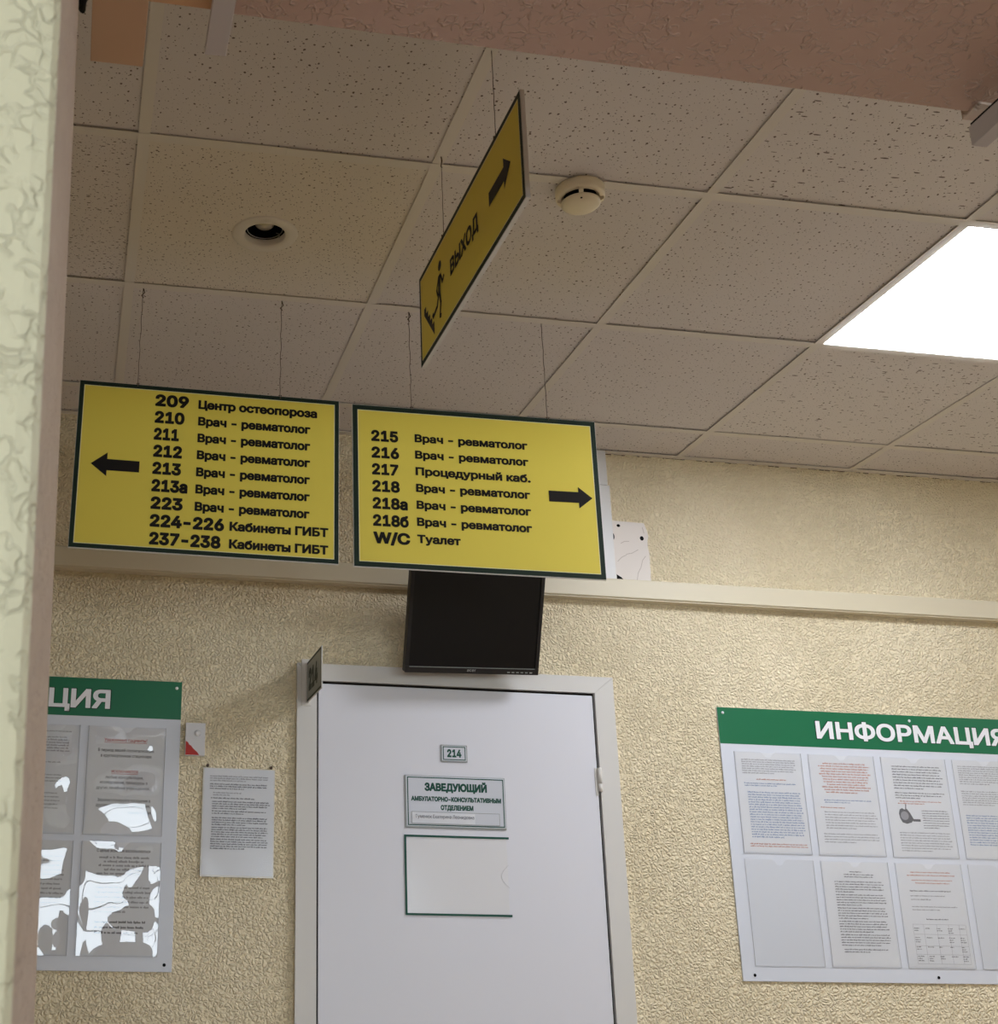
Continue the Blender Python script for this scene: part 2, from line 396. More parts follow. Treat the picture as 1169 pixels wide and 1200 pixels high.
# beam over the opening; its lower far edge falls 15 mm over the metre in view
mb = MB()
def zs(x): return -.4885-.0157*x
xa, xb = .0695, 1.75
vs = []
for x in (xa, xb):
    vs += [(x, YN, Z(zs(x)+.01)), (x, YF, Z(zs(x))), (x, YF, H+.1), (x, YN, H+.1)]
mb.add(vs, [(0, 1, 5, 4), (1, 2, 6, 5), (2, 3, 7, 6), (3, 0, 4, 7), (3, 2, 1, 0), (4, 5, 6, 7)])
beam = struct(mb.build('ceiling_beam', M['soffit']))
mb = MB(); vs = []
for x in (-.2, xa):
    vs += [(x, YN, Z(zs(x)+.012)), (x, YF, Z(zs(x)+.002)), (x, YF, H+.1), (x, YN, H+.1)]
mb.add(vs, [(0, 1, 5, 4), (1, 2, 6, 5), (2, 3, 7, 6), (3, 0, 4, 7), (3, 2, 1, 0), (4, 5, 6, 7)])
mb.build('smooth_end', M['tan'], beam)
# room behind the camera, with its mirrored window and an added second one
mb = MB(); mb.box(-4, 8, -5.1, YN, H, H+.1); struct(mb.build('ceiling', M['far_room']))
WZ0, WZ1 = .92, 2.02
WINS = [(-2.7, .55), (1.0, 3.7)]  # second window is added to brighten the left wall
mb = MB(); xs = [-4]+[x for w_ in WINS for x in w_]+[8]
for q in range(0, len(xs), 2): mb.box(xs[q], xs[q+1], -5.1, -4.95, 0, H)
for a, b in WINS: mb.box(a, b, -5.1, -4.95, 0, WZ0); mb.box(a, b, -5.1, -4.95, WZ1, H)
struct(mb.build('wall_rear', M['far_room']))
for n_, (a, b) in enumerate(WINS):
    win = sroot('window_%d' % (n_+1)); mb = MB(); fw = .06; k = 3
    mb.box(a, b, -5.06, -5.0, WZ0, WZ0+fw); mb.box(a, b, -5.06, -5.0, WZ1-fw, WZ1)
    for q in range(k+1): x = a+(b-a-fw)*q/k; mb.box(x, x+fw, -5.06, -5.0, WZ0, WZ1)
    mb.box(a, b, -5.055, -5.005, WZ1-.42, WZ1-.38)
    mb.build('window_frame', M['win_frame'], win)
    mb = MB(); mb.box(a-.05, b+.05, -4.98, -4.78, WZ0-.04, WZ0); mb.build('window_sill', M['win_frame'], win)
    pl = bpy.data.lights.new('window_portal', 'AREA'); pl.shape = 'RECTANGLE'; pl.size = b-a; pl.size_y = WZ1-WZ0
    po = bpy.data.objects.new('window_portal', pl); C.objects.link(po); po.location = ((a+b)/2, -5.04, (WZ0+WZ1)/2); po.rotation_euler = (PI/2, 0, 0)
    pl.cycles.is_portal = True

# suspended ceiling of the corridor: 600 mm tiles on a T-bar grid
SPOT = (.2915, .92)
TS = .6
mb = MB(); I0, I1, J0, J1 = -2, 13, -1, 4
special = {(2, 0): 1, (3, 2): 1, (2, 2): 0, (0, 1): 2, (-1, 1): 3, (4, 2): 1, (1, -1): 0}
LIGHTS = [(3, 1), (7, 1), (11, 1)]
for i in range(I0, I1+1):
    for j in range(J0, J1):
        if (i, j) in LIGHTS: continue
        x0, x1, y0, y1 = i*TS+.002, (i+1)*TS-.002, j*TS+.002, min((j+1)*TS-.002, WY-.003)
        if y1 <= y0+.01: continue
        if y0 < YF: y0 = YF+.005
        mi = special.get((i, j), 0); zt = Z(.0045+.0015*((i*7+j*3) % 3-1)*.6)
        if (i, j) == (0, 1):
            r = .052; ns = 64; vi = []; vo = []
            for k in range(ns):
                a = 2*PI*k/ns; c, s_ = math.cos(a), math.sin(a); vi.append((SPOT[0]+r*c, SPOT[1]+r*s_, zt))
                t = min(((x1-SPOT[0])/c if c > 1e-9 else 1e9), ((x0-SPOT[0])/c if c < -1e-9 else 1e9), ((y1-SPOT[1])/s_ if s_ > 1e-9 else 1e9), ((y0-SPOT[1])/s_ if s_ < -1e-9 else 1e9))
                vo.append((SPOT[0]+t*c, SPOT[1]+t*s_, zt))
            for (cx, cy) in ((x0, y0), (x1, y0), (x1, y1), (x0, y1)):     # square the corners
                k = min(range(ns), key=lambda q: (vo[q][0]-cx)**2+(vo[q][1]-cy)**2); vo[k] = (cx, cy, zt)
            mb.add(vi+vo, [(k, ns+k, ns+(k+1) % ns, (k+1) % ns)[::-1] for k in range(ns)], mi)
        else: mb.box(x0, x1, y0, y1, zt, zt+.015, mi)
ceil = struct(mb.build('ceiling', [M['tile_pin'], M['tile_fissure'], M['tile_fine'], M['tile_dense']]))
mb = MB()
for i in range(I0, I1+2): mb.box(i*TS-.012, i*TS+.012, YF+.001, WY-.022, Z(.0002), Z(.0015)); mb.box(i*TS-.0015, i*TS+.0015, YF+.001, WY-.022, Z(.0015), Z(.04))
for j in range(0, J1): mb.box(I0*TS, (I1+1)*TS, j*TS-.012, j*TS+.012, Z(0), Z(.0014)); mb.box(I0*TS, (I1+1)*TS, j*TS-.0015, j*TS+.0015, Z(.0014), Z(.04))
# a lapped joint of the bar in front of the downlight
mb.box(.287, .6, TS-.0125, TS+.0115, Z(-.0012), Z(0))
mb.build('ceiling_grid', M['grid'], ceil)
mb = MB(); mb.box(-1.1, 8, WY-.022, WY-.0005, Z(-.001), Z(.001)); mb.box(-1.1, 8, WY-.0025, WY-.0005, Z(.001), Z(.03)); mb.build('wall_angle', M['grid'], ceil)
mb = MB(); mb.box(-4, 8, YF, WY, Z(.1), Z(.2)); struct(mb.build('trim_1', M['hole_black']))   # slab above the tiles

# ------------------------------------------------------------------ ceiling fittings
for n, (i, j) in enumerate(LIGHTS):
    lab = ['lit square white ceiling light panel in the tile grid nearest the camera', 'lit square ceiling panel further along the corridor to the right', 'lit square ceiling panel at the far right end of the corridor'][n]
    t = thing('ceiling_light', lab, 'ceiling light', ((i+.5)*TS, (j+.5)*TS, Z(.002)))
    a = .285
    mb = MB(); mb.add([(x, y, 0) for (x, y) in ((-a, -a), (a, -a), (a, a), (-a, a))]+[(x*.96, y*.96, -.006) for (x, y) in ((-a, -a), (a, -a), (a, a), (-a, a))], [(0, 4, 5, 1), (1, 5, 6, 2), (2, 6, 7, 3), (3, 7, 4, 0), (4, 7, 6, 5)])
    mb.build('diffuser', M['panel_glow'], t)
    mb = MB()
    for (x0, x1, y0, y1) in ((-.297, .297, -.297, -.283), (-.297, .297, .283, .297), (-.297, -.283, -.283, .283), (.283, .297, -.283, .283)): mb.box(x0, x1, y0, y1, .0005, .012)
    mb.build('frame', M['white_metal'], t)

t = thing('recessed_downlight', 'round unlit recessed downlight with dark opening in a fine-textured ceiling tile', 'downlight', (SPOT[0], SPOT[1], Z(.0045)))
mb = MB(); mb.lathe([(.046, .012), (.046, -.002), (.048, -.004), (.056, -.005), (.070, -.004), (.0745, -.002), (.075, .0005)], 0, 0, 64); mb.build('trim_ring', M['grid'], t)
mb = MB(); mb.lathe([(.0465, .010), (.0465, .085), (.0, .085)], 0, 0, 48); mb.build('can', M['hole_black'], t)
mb = MB(); mb.lathe([(.0, .020), (.016, .021), (.021, .025), (.023, .032), (.023, .08)], 0, .006, 40); mb.build('lamp', M['lamp_glass'], t)
mb = MB(); mb.tube([(.040*math.cos(a), .002+.040*math.sin(a), .013) for a in [2*PI*k/40 for k in range(41)]], .0012, 6); mb.tube([(.028, .014, .013), (.034, .010, .009), (.036, .016, .004), (.032, .020, .010)], .0012, 6)
mb.build('retaining_clip', M['steel'], t)

DX, DY = .9185, .622
t = thing('smoke_detector', 'round ivory smoke detector on the ceiling grid between tiles', 'smoke detector', (DX, DY, Z(-.001)))
mb = MB(); mb.lathe([(.0, 0), (.0505, 0), (.0515, -.003), (.051, -.020), (.047, -.024), (.040, -.0245)], 0, 0, 64); mb.lathe([(.040, -.0245), (.034, -.018), (.0, -.018)], 0, 0, 48)
mb.build('base', M['detector'], t)
mb = MB(); mb.lathe([(.034, -.0185), (.033, -.030)], 0, 0, 48); mb.build('chamber', M['hole_black'], t)
mb = MB(); mb.lathe([(.037, -.0315), (.0405, -.0335), (.0405, -.036), (.036, -.0405), (.024, -.0455), (.0, -.047)], 0, 0, 64); mb.lathe([(.0, -.0315), (.037, -.0315)], 0, 0, 48); mb.build('dome', M['detector'], t)
for k in range(4):
    a = -PI/2-.35+k*PI/2; c, s_ = math.cos(a), math.sin(a); mb = MB()
    q = [(.036*c-.0045*s_, .036*s_+.0045*c), (.036*c+.0045*s_, .036*s_-.0045*c), (.0475*c+.0045*s_, .0475*s_-.0045*c), (.0475*c-.0045*s_, .0475*s_+.0045*c)]
    mb.add([(x, y, -.022) for x, y in q]+[(x, y, -.036 if i in (0, 1) else -.03) for i, (x, y) in enumerate(q)], [(0, 1, 2, 3), (7, 6, 5, 4), (0, 4, 5, 1), (1, 5, 6, 2), (2, 6, 7, 3), (3, 7, 4, 0)])
    mb.build('rib', M['detector'], t)
mb = MB(); a = -PI/2-.35; mb.lathe([(.0, -.0425), (.0022, -.0422), (.0022, -.038)], .033*math.cos(a), .033*math.sin(a), 12); mb.build('indicator', M['hole_black'], t)

o = MB().lathe([(0, -.006), (.004, -.005), (.0055, -.001), (.0055, 0)], .616, 1.231, 12).build('screw', M['hole_black'])
tag(o, 'small black screw in the ceiling grid above the gap between the yellow signs', 'screw')

# ------------------------------------------------------------------ hanging signs
def cord(parent, x, z0, z1, y=0.0, wob=.0012, hook=True, dx=0.0):
    mb = MB(); k = 14
    pts = [(x+dx*(q/k)+wob*math.sin(q*1.9+x*40)*(1-abs(2*q/k-1)**2), y, z0+(z1-z0)*q/k) for q in range(k+1)]
    mb.tube(pts, .0007, 6)
    if hook:
        mb.tube([(x+dx, y, z1), (x+dx+.004, y, z1-.012), (x+dx-.003, y, z1-.02), (x+dx+.002, y, z1-.026)], .0014, 6)
    mb.tube([(x, y-.004, z0-.006), (x+.003, y-.005, z0+.002), (x-.002, y, z0+.004), (x, y+.004, z0-.006)], .0011, 6)
    return mb.build('cord', M['cord'], parent)
def sign_body(t, w, h, border=.0125):
    mb = MB(); mb.box(-w/2, w/2, -.004, .004, -h/2, h/2, 0, .0008); mb.build('board', M['acrylic'], t)
    e = .0009; mb = MB(); mb.ring(-w/2+e, w/2-e, -h/2+e, h/2-e, border-e-.0008, -.0045); mb.build('border', M['green_print'], t)
    mb = MB(); b = border; mb.ring(-w/2+b-.0014, w/2-b+.0014, -h/2+b-.0014, h/2-b+.0014, .0016, -.0046); mb.build('inner_line', M['pale_line'], t)
    mb = MB(); mb.face(-w/2+b, w/2-b, -h/2+b, h/2-b, -.0044); mb.build('face', M['yellow'], t)
V = 'Врач - ревматолог'
# left sign
SX, SZ, SY = .2085, -.4675, 1.212
t = thing('hanging_sign', 'yellow hanging sign with left arrow listing rooms 209 to 238', 'sign', (SX, SY, Z(SZ)), (0, .0055, 0), 'yellow direction signs on cords')
sign_body(t, .6235, .4150)
mb = MB()
P = .04305; zb0 = -.3120
nums = [('209', .0757, .1559), ('210', .0763, .1471), ('211', .0763, .1356), ('212', .0769, .1446), ('213', .077, .1443), ('213а', .077, .1612), ('223', .0771, .1517), ('224-226', .0772, .2495), ('237-238', .0779, .2426)]
for k, (s_, a, b) in enumerate(nums): text(mb, s_, a-SX, b-SX, zb0-P*k-SZ, .0305, -.0050, .044)
mb.build('room_numbers', M['black_print'], t)
mb = MB()
labs = [('Центр остеопороза', .1786, .4661)]+[(V, .1795, .4496)]*6+[('Кабинеты ГИБТ', .262, .495)]*2
for k, (s_, a, b) in enumerate(labs): text(mb, s_, a-SX, b-SX, zb0+.0015-P*k*.9965-SZ, .0225, -.0050, .038)
mb.build('lettering', M['black_print'], t)
mb = MB(); mb.poly([(x-SX, z-SZ) for x, z in ((-.0652, -.4690), (-.0278, -.4982), (-.0278, -.4836), (.047, -.4834), (.047, -.4557), (-.0278, -.4555), (-.0278, -.4394))], -.0050); mb.build('arrow', M['black_print'], t)
cord(t, .0325-SX, .2085, -SZ, 0, .0012); cord(t, .375-SX, .2075, -SZ, 0, .0015)
# right sign
SX2, SZ2 = .8635, -.4715
t = thing('hanging_sign', 'yellow hanging sign with right arrow listing rooms 215 to 218', 'sign', (SX2, SY, Z(SZ2)), (0, -.004, 0), 'yellow direction signs on cords')
sign_body(t, .6190, .4120, .0145)
mb = MB(); zb0 = -.3592; P = .0432
nums = [('215', .5998, .6671), ('216', .6, .6685), ('217', .6003, .6662), ('218', .6005, .6683), ('218а', .6007, .6868), ('218б', .6009, .688), ('W/C', .6011, .6906)]
for k, (s_, a, b) in enumerate(nums): text(mb, s_, a-SX2, b-SX2, zb0-P*k-SZ2, .0290, -.0050, .04)
mb.build('room_numbers', M['black_print'], t)
mb = MB()
labs = [(V, .7080, .9932)]*2+[('Процедурный каб.', .7081, .9967)]+[(V, .7083, .9929)]*3+[('Туалет', .7077, .814)]
for k, (s_, a, b) in enumerate(labs): text(mb, s_, a-SX2, b-SX2, zb0+.0045-P*.9925*k-SZ2, .0212, -.0050, .034)
mb.build('lettering', M['black_print'], t)
mb = MB(); mb.poly([(x-SX2, z-SZ2) for x, z in ((1.152, -.4708), (1.1165, -.4437), (1.1165, -.4568), (1.0408, -.4576), (1.0408, -.4856), (1.1165, -.4848), (1.1165, -.4993))][::-1], -.0050); mb.build('arrow', M['black_print'], t)
cord(t, .703-SX2, .2075, -SZ2, 0, .0015); cord(t, 1.051-SX2, .2065, -SZ2, 0, .001, False)
# exit sign, edge-on along the corridor
EY, EZ = .4175, -.2890
t = thing('hanging_sign', 'yellow exit sign hung edge-on, with running man and black arrow', 'sign', (.6, EY, Z(EZ)), (0, 0, -PI/2), 'yellow direction signs on cords')
sign_body(t, .635, .2065)
def eu(y): return EY-y
mb = MB(); text(mb, 'ВЫХОД', eu(.5124), eu(.3365), -.3035-EZ, .0360, -.0050, .03); mb.build('lettering', M['black_print'], t)
mb = MB(); mb.poly([(eu(y), z-EZ) for y, z in ((.2740, -.3005), (.2740, -.2728), (.1935, -.2735), (.1938, -.2560), (.1590, -.2855), (.1938, -.3160), (.1938, -.3010))][::-1], -.0050); mb.build('arrow', M['black_print'], t)
mb = MB(); L = lambda *p: [(eu(y), z-EZ) for y, z in p]
mb.disc(eu(.582), -.240-EZ, .0105, -.0050)
mb.poly(L((.594, -.258), (.577, -.259), (.583, -.300), (.598, -.302)), -.0050)
mb.stroke(L((.578, -.262), (.566, -.284), (.556, -.276)), .007, -.0050); mb.stroke(L((.592, -.262), (.606, -.282), (.601, -.296)), .007, -.0050)
mb.stroke(L((.586, -.300), (.581, -.322), (.588, -.348), (.582, -.350)), .009, -.0050); mb.stroke(L((.594, -.300), (.606, -.318), (.634, -.326), (.638, -.320)), .009, -.0050)
st = [(.700, -.276)]
for q in range(5): st += [(.700-.014*(q+1), -.276-.0155*q), (.700-.014*(q+1), -.276-.0155*(q+1))]
st += [(.630, -.368), (.700, -.290)]
mb.poly(L(*st)[::-1], -.0050); mb.build('running_man', M['black_print'], t)
cord(t, eu(.563), .1035, -EZ, 0, .0012); cord(t, eu(.237), .1035, -EZ, 0, .001, False)

# ------------------------------------------------------------------ door
d = sroot('door_1', (0, WY, 0))
fx0, fx1, fz, ix0, ix1, iz = .560, 1.5185, -.7325, .618, 1.459, -.782
mb = MB(); y0, y1 = -.016, .0
def pr(poly, mi=0):     # mitred casing pieces
    n = len(poly); mb.add([(x, y0, z) for x, z in poly]+[(x, y1, z) for x, z in poly], [list(range(n)), list(range(n, 2*n))[::-1]]+[(i, n+i, n+(i+1) % n, (i+1) % n) for i in range(n)], mi)
g = .0006
pr([(fx0, 0), (ix0, 0), (ix0, Z(iz)), (fx0, Z(fz)-g)]); pr([(ix1, 0), (fx1, 0), (fx1, Z(fz)-g), (ix1, Z(iz))]); pr([(ix0+g, Z(iz)), (ix1-g, Z(iz)), (fx1-g, Z(fz)), (fx0+g, Z(fz))])
mb.build('door_frame', M['frame_paint'], d)
mb = MB(); mb.box(ix0-.02, ix1+.02, -.0012, .03, 0, Z(iz)+.02); mb.build('door_rebate', M['black_gap'], d)
mb = MB(); mb.box(ix0+.0055, ix1-.007, -.012, -.0015, .006, Z(iz)-.008, 0, .0015); leaf = mb.build('door_leaf', M['door_paint'], d)
for zc in (-1.038, -2.35):
    mb = MB(); mb.tube([(1.4565, -.019, Z(zc-.034)), (1.4565, -.019, Z(zc-.012))], .0062, 14); mb.tube([(1.4565, -.019, Z(zc-.0105)), (1.4565, -.019, Z(zc+.034))], .0062, 14); mb.box(1.444, 1.452, -.0145, -.0118, Z(zc-.045), Z(zc+.034))
    mb.build('hinge', M['white_metal'], d)
DF = WY-.012       # front plane of the leaf
# number plate
t = thing('number_plate', 'small silver plate numbered 214 on the white door', 'sign', (1.0205, DF, Z(-.9775)))
w, h = .0395, .0245
mb = MB(); mb.box(-w, w, -.004, 0, -h, h, 0, .0015); mb.build('plate', M['plate_silver_dark'], t)
mb = MB(); mb.face(-w+.003, w-.003, -h+.003, h-.003, -.0043); mb.build('face', M['plate_silver'], t)
mb = MB(); mb.ring(-w+.006, w-.006, -h+.005, h-.005, .0025, -.0046); text(mb, '214', -.0215, .0212, -.0115, .0228, -.0046, .04); mb.build('lettering', M['letter_green'], t)
# title plaque
t = thing('door_plaque', 'wide silver plaque with green lettering on the white door', 'sign', (1.0202, DF, Z(-1.1165)))
w, h, cx, cz = .148, .0735, 1.0202, -1.1165
mb = MB(); mb.box(-w, w, -.004, 0, -h, h, 0, .0015); mb.build('plate', M['plate_silver_dark'], t)
mb = MB(); mb.face(-w+.004, w-.002, -h+.005, h-.002, -.0043); mb.build('face', M['plate_silver'], t)
mb = MB(); mb.ring(-w+.007, w-.005, -h+.0065, h-.005, .0028, -.0046)
text(mb, 'ЗАВЕДУЮЩИЙ', .9298-cx, 1.1137-cx, -1.0868-cz, .0232, -.0046, .045); text(mb, 'АМБУЛАТОРНО-КОНСУЛЬТАТИВНЫМ', .8896-cx, 1.1545-cx, -1.1155-cz, .0135, -.0046, .045); text(mb, 'ОТДЕЛЕНИЕМ', .9757-cx, 1.0718-cx, -1.1393-cz, .0145, -.0046, .045)
mb.build('lettering', M['letter_green'], t)
mb = MB(); mb.box(-.1305, .128, -.006, -.0044, -.0625, -.0285, 0, .0006); hs = mb.build('name_holder', M['plate_silver'], t)
mb = MB(); mb.ring(-.1305, .128, -.0625, -.0285, .0013, -.0063); mb.build('rim', M['plate_silver_dark'], hs)
mb = MB(); mb.face(-.128, .055, -.060, -.031, -.0062); mb.build('name_slip', M['paper'], hs)
mb = MB(); text(mb, 'Гуменюк Екатерина Леонидовна', .902-cx, 1.0724-cx, -1.1630-cz, .0100, -.0066, .0); mb.build('lettering', M['ink'], hs)
# empty pocket
t = thing('door_pocket', 'empty clear document pocket with green border on the white door', 'document pocket', (1.0205, DF, Z(-1.318)))
w, h = .1525, .1085
mb = MB(); mb.box(-w, w-.006, -.0012, 0, -h, h); mb.build('backing', M['holder_white'], t)
mb = MB(); n = 24
out = [(-w+.002, -h+.002), (w-.01, -h+.002)]+[(w-.004-.022*math.sin(PI*k/n), -.03+.062*k/n) for k in range(n+1)]+[(w-.01, h-.002), (-w+.002, h-.002)]
mb.add([(x, -.0024, z) for x, z in out], [list(range(len(out)))]); mb.build('clear_front', M['film_matte'], t)
mb = MB(); mb.tube([(x, -.0026, z) for x, z in [(w-.0035-.022*math.sin(PI*k/n), -.03+.062*k/n) for k in range(n+1)]], .0004, 5); mb.build('thumb_cut', M['film_edge'], t)
mb = MB(); bw = .0058
mb.box(-w, w, -.0034, -.0025, h-bw, h); mb.box(-w, w+.001, -.0034, -.0025, -h, -h+bw); mb.box(-w, -w+bw, -.0034, -.0025, -h+bw, h-bw); mb.build('border', M['letter_green'], t)
# flag plate beside the door head
FX = .5885
t = thing('projecting_sign', 'small projecting number plate at the top left of the door frame', 'sign', (FX, 1.8805, Z(-.7925)), (0, 0, -PI/2))
w, h = .1105, .0585
mb = MB(); mb.box(-w, w, -.0015, .0015, -h, h); mb.build('plate', M['acrylic'], t)
mb = MB(); mb.face(-w+.002, w-.002, -h+.002, h-.002, -.0018); mb.build('face', M['plate_silver_dark'], t)
mb = MB(); mb.ring(-w+.002, w-.002, -h+.002, h-.002, .006, -.0021); text(mb, '214', -.078, .058, -.032, .063, -.0021, .05); mb.build('lettering', M['green_print'], t)
mb = MB(); mb.box(-w-.009, -w-.004, -.016, .012, -h-.006, h+.012); mb.box(-w-.004, -w+.006, -.004, -.0015, -h, h); mb.box(-w-.004, -w+.006, .0015, .004, -h, h); mb.build('mounting_bracket', M['white_metal'], t)

# ------------------------------------------------------------------ trunking and bare patch
t = thing('cable_trunking', 'long ivory cable trunking running along the wall above the door', 'cable trunking', (0, WY, Z(-.46)))
mb = MB(); mb.box(-1.09, 7.9, -.040, -.006, -.0275, .0295, 0, .003); mb.build('cover', M['trunk'], t)
mb = MB(); mb.box(-1.09, 7.9, -.034, -.0005, -.0315, .0325); mb.build('base', M['trunk'], t)
t = thing('cable_trunking', 'short upright white cable trunking dropping from the ceiling behind the right yellow sign', 'cable trunking', (1.519, WY, 0))
mb = MB(); mb.box(-.027, .027, -.024, -.001, Z(-.1165), Z(-.0015), 0, .002); mb.build('upper_cover', M['trunk_white'], t)
mb = MB(); mb.box(-.031, .031, -.028, -.001, Z(-.4270), Z(-.1195), 0, .002); mb.build('lower_cover', M['trunk_white'], t)
mb = MB(); R_ = random.Random(3)
pts = [(1.5505, -.4270), (1.675, -.4270)]
for k in range(9): pts.append((1.676+R_.uniform(-.003, .003), -.405+.019*k))
pts += [(1.668, -.2345), (1.6665, -.2285), (1.553, -.2262)]
mb.poly([(x, Z(z)) for x, z in pts], WY-.0009); 
p = struct(mb.build('trim_2', M['patch']))
mb = MB()
for (x, z, rx_, rz_) in ((1.581, -.242, .006, .005), (1.6555, -.2795, .0065, .0075), (1.5615, -.279, .004, .010)): mb.poly([(x+rx_*math.cos(2*PI*i/16), Z(z+rz_*math.sin(2*PI*i/16))) for i in range(16)], WY-.0012)
mb.poly([(x, Z(z)) for x, z in ((1.563, -.425), (1.592, -.425), (1.578, -.411), (1.563, -.402))], WY-.0012); mb.build('drill_hole', M['hole_black'], p)
mb = MB()
for path in ([(1.585, -.30), (1.597, -.293), (1.612, -.292)], [(1.628, -.425), (1.634, -.395), (1.645, -.375), (1.652, -.352), (1.663, -.338)], [(1.60, -.335), (1.62, -.33), (1.64, -.318)], [(1.66, -.243), (1.664, -.262)], [(1.57, -.36), (1.585, -.345), (1.6, -.338)]):
    mb.stroke([(x, Z(z)) for x, z in path], .0016, WY-.0012)
mb.build('crack', M['patch_crack'], p)

# ------------------------------------------------------------------ monitor
t = thing('monitor', 'black flat screen monitor tilted down from the wall above the door', 'monitor', (1.0533, 1.910, Z(-.7608)), (.4135, -.0302, .0236))
w, h = .2, .325
mb = MB(); mb.box(-w, w, 0, .028, 0, h, 0, .004); mb.box(-w+.03, w-.03, .026, .05, .03, h-.03, 0, .008); mb.build('case', M['monitor_black'], t)
mb = MB(); b = .0135
for (x0, x1, z0, z1) in ((-w, w, 0, .019), (-w, w, h-b, h), (-w, -w+b*.8, .019, h-b), (w-b*.8, w, .019, h-b)): mb.box(x0, x1, -.004, .001, z0, z1, 0, .0012)
mb.build('bezel', M['monitor_black'], t)
mb = MB(); mb.face(-w+.010, w-.010, .019, h-b, -.0008); mb.build('screen', M['screen_black'], t)
mb = MB(); mb.box(-w+.012, w-.012, -.0045, -.0035, .0165, .0182); mb.build('edge_strip', M['plate_silver_dark'], t)
mb = MB(); text(mb, 'acer', -.016, .010, .0065, .0085, -.0044, .004); mb.build('logo', M['logo_grey'], t)
for k in range(6):
    mb = MB(); x = .105+.0135*k; mb.box(x, x+.008, -.0047, -.0038, .005, .008); mb.build('button', M['plate_silver_dark'] if k < 5 else M['logo_grey'], t)
mb = MB(); mb.box(-.04, .04, .05, .056, .11, .19); mb.box(-.016, .016, .056, .11, .10, .14); mb.build('wall_bracket', M['steel'], t)

# ------------------------------------------------------------------ notice boards
BY = WY-.006       # front plane of the boards
def wave(u, v, seed, amp):
    s_ = seed*1.7
    return amp*(math.sin(2.1*u*PI+s_)*.5+math.sin(3.3*v*PI+s_*2)*.6+.35*math.sin(5*u+7*v+s_)+.2*math.sin(11*v-4*u+s_*3))*min(1, 8*min(u, 1-u, v+.15, 1-v+.05))
def pocket(board, x0, x1, z0, z1, seed, amp, filmname='film'):
    """A4 pocket of clear plastic bowed off the board, with a thumb notch at the top"""
    mb = MB(); nx, nz = 26, 34; w, h = x1-x0, z1-z0; vs = []
    for j in range(nz+1):
        for i in range(nx+1):
            u, v = i/nx, j/nz; x = x0+u*w; z = z0+v*h; c = x-(x0+x1)/2
            if abs(c) < .017: 
                lim = z1-math.sqrt(max(0, .017**2-c*c)); z = z0+(lim-z0)*v
            vs.append((x, -.0032-.0006*math.sin(u*PI)*math.sin(v*PI)-wave(u, v, seed, amp), z))
    mb.add(vs, [(j*(nx+1)+i, j*(nx+1)+i+1, (j+1)*(nx+1)+i+1, (j+1)*(nx+1)+i) for j in range(nz) for i in range(nx)], 0, True)
    o = mb.build('pocket', M[filmname], board)
    mb = MB(); e = .0009
    mb.tube([(x0, -.002, z1), (x0, -.002, z0), (x1, -.002, z0), (x1, -.002, z1)], e, 5); mb.build('pocket_rim', M['film_edge'], o)
    return o
def board(name, label, x0, x1, zt, zh, zb, cols, tx0, tx1, seed, amp, filmf, screws):
    cx, cz = (x0+x1)/2, (zt+zb)/2
    t = thing(name, label, 'notice board', (cx, BY, Z(cz)), group='information boards')
    mb = MB(); mb.box(x0-cx, x1-cx, 0, .0055, zb-cz, zt-cz, 0, .0015); mb.build('backing', M['board_white'], t)
    mb = MB(); mb.face(x0-cx, x1-cx, zh-cz, zt-cz, -.0004); mb.build('header', M['board_green'], t)
    mb = MB(); text(mb, 'ИНФОРМАЦИЯ', tx0-cx, tx1-cx, -.8885-cz, .0535, -.0012, .024); mb.build('lettering', M['letter_white'], t)
    mb = MB(); text(mb, 'ИНФОРМАЦИЯ', tx0-cx-.003, tx1-cx+.003, -.8905-cz, .0575, -.0008, .033); mb.build('lettering_outline', M['outline_green'], t)
    for k, xx in enumerate(cols):
        pocket(t, xx-cx, xx+.214-cx, -1.233-cz, -.937-cz, seed+k, amp, filmf); pocket(t, xx-cx, xx+.214-cx, -1.5455-cz, -1.250-cz, seed+k+.5, amp, filmf)
    for (x, z, m_) in screws:
        mb = MB(); mb.v = []; pr_ = [(.0, -.003), (.0035, -.0025), (.0045, -.0005)]
        for r, yy in pr_:
            for q in range(12): mb.v.append((x-cx+r*math.cos(2*PI*q/12), yy, z-cz+r*math.sin(2*PI*q/12)))
        for a in range(2):
            for q in range(12): mb.f.append([a*12+q, a*12+(q+1) % 12, (a+1)*12+(q+1) % 12, (a+1)*12+q]); mb.m.append(0); mb.sm.append(True)
        mb.build('screw', M[m_], t)
    return t
RB = board('notice_board', 'white notice board with green header on the wall right of the door', 1.8485, 3.112, -.8055, -.9150, -1.5875, [1.889+.2375*k for k in range(5)], 2.164, 2.800, 1, .0006, 'film',
           [(1.866, -.822, 'letter_white'), (2.48, -.822, 'letter_white'), (1.885, -1.571, 'hole_black'), (2.455, -1.571, 'hole_black')])
LB = board('notice_board', 'white notice board with green header left of the door, pockets reflecting a window', -.775, .2300, -.8035, -.9110, -1.5835, [-.0250-.2375*k for k in range(4)], -.590, .0300, 5, .0022, 'film',
           [(.2155, -.8215, 'letter_white'), (.2095, -1.5655, 'hole_black')])

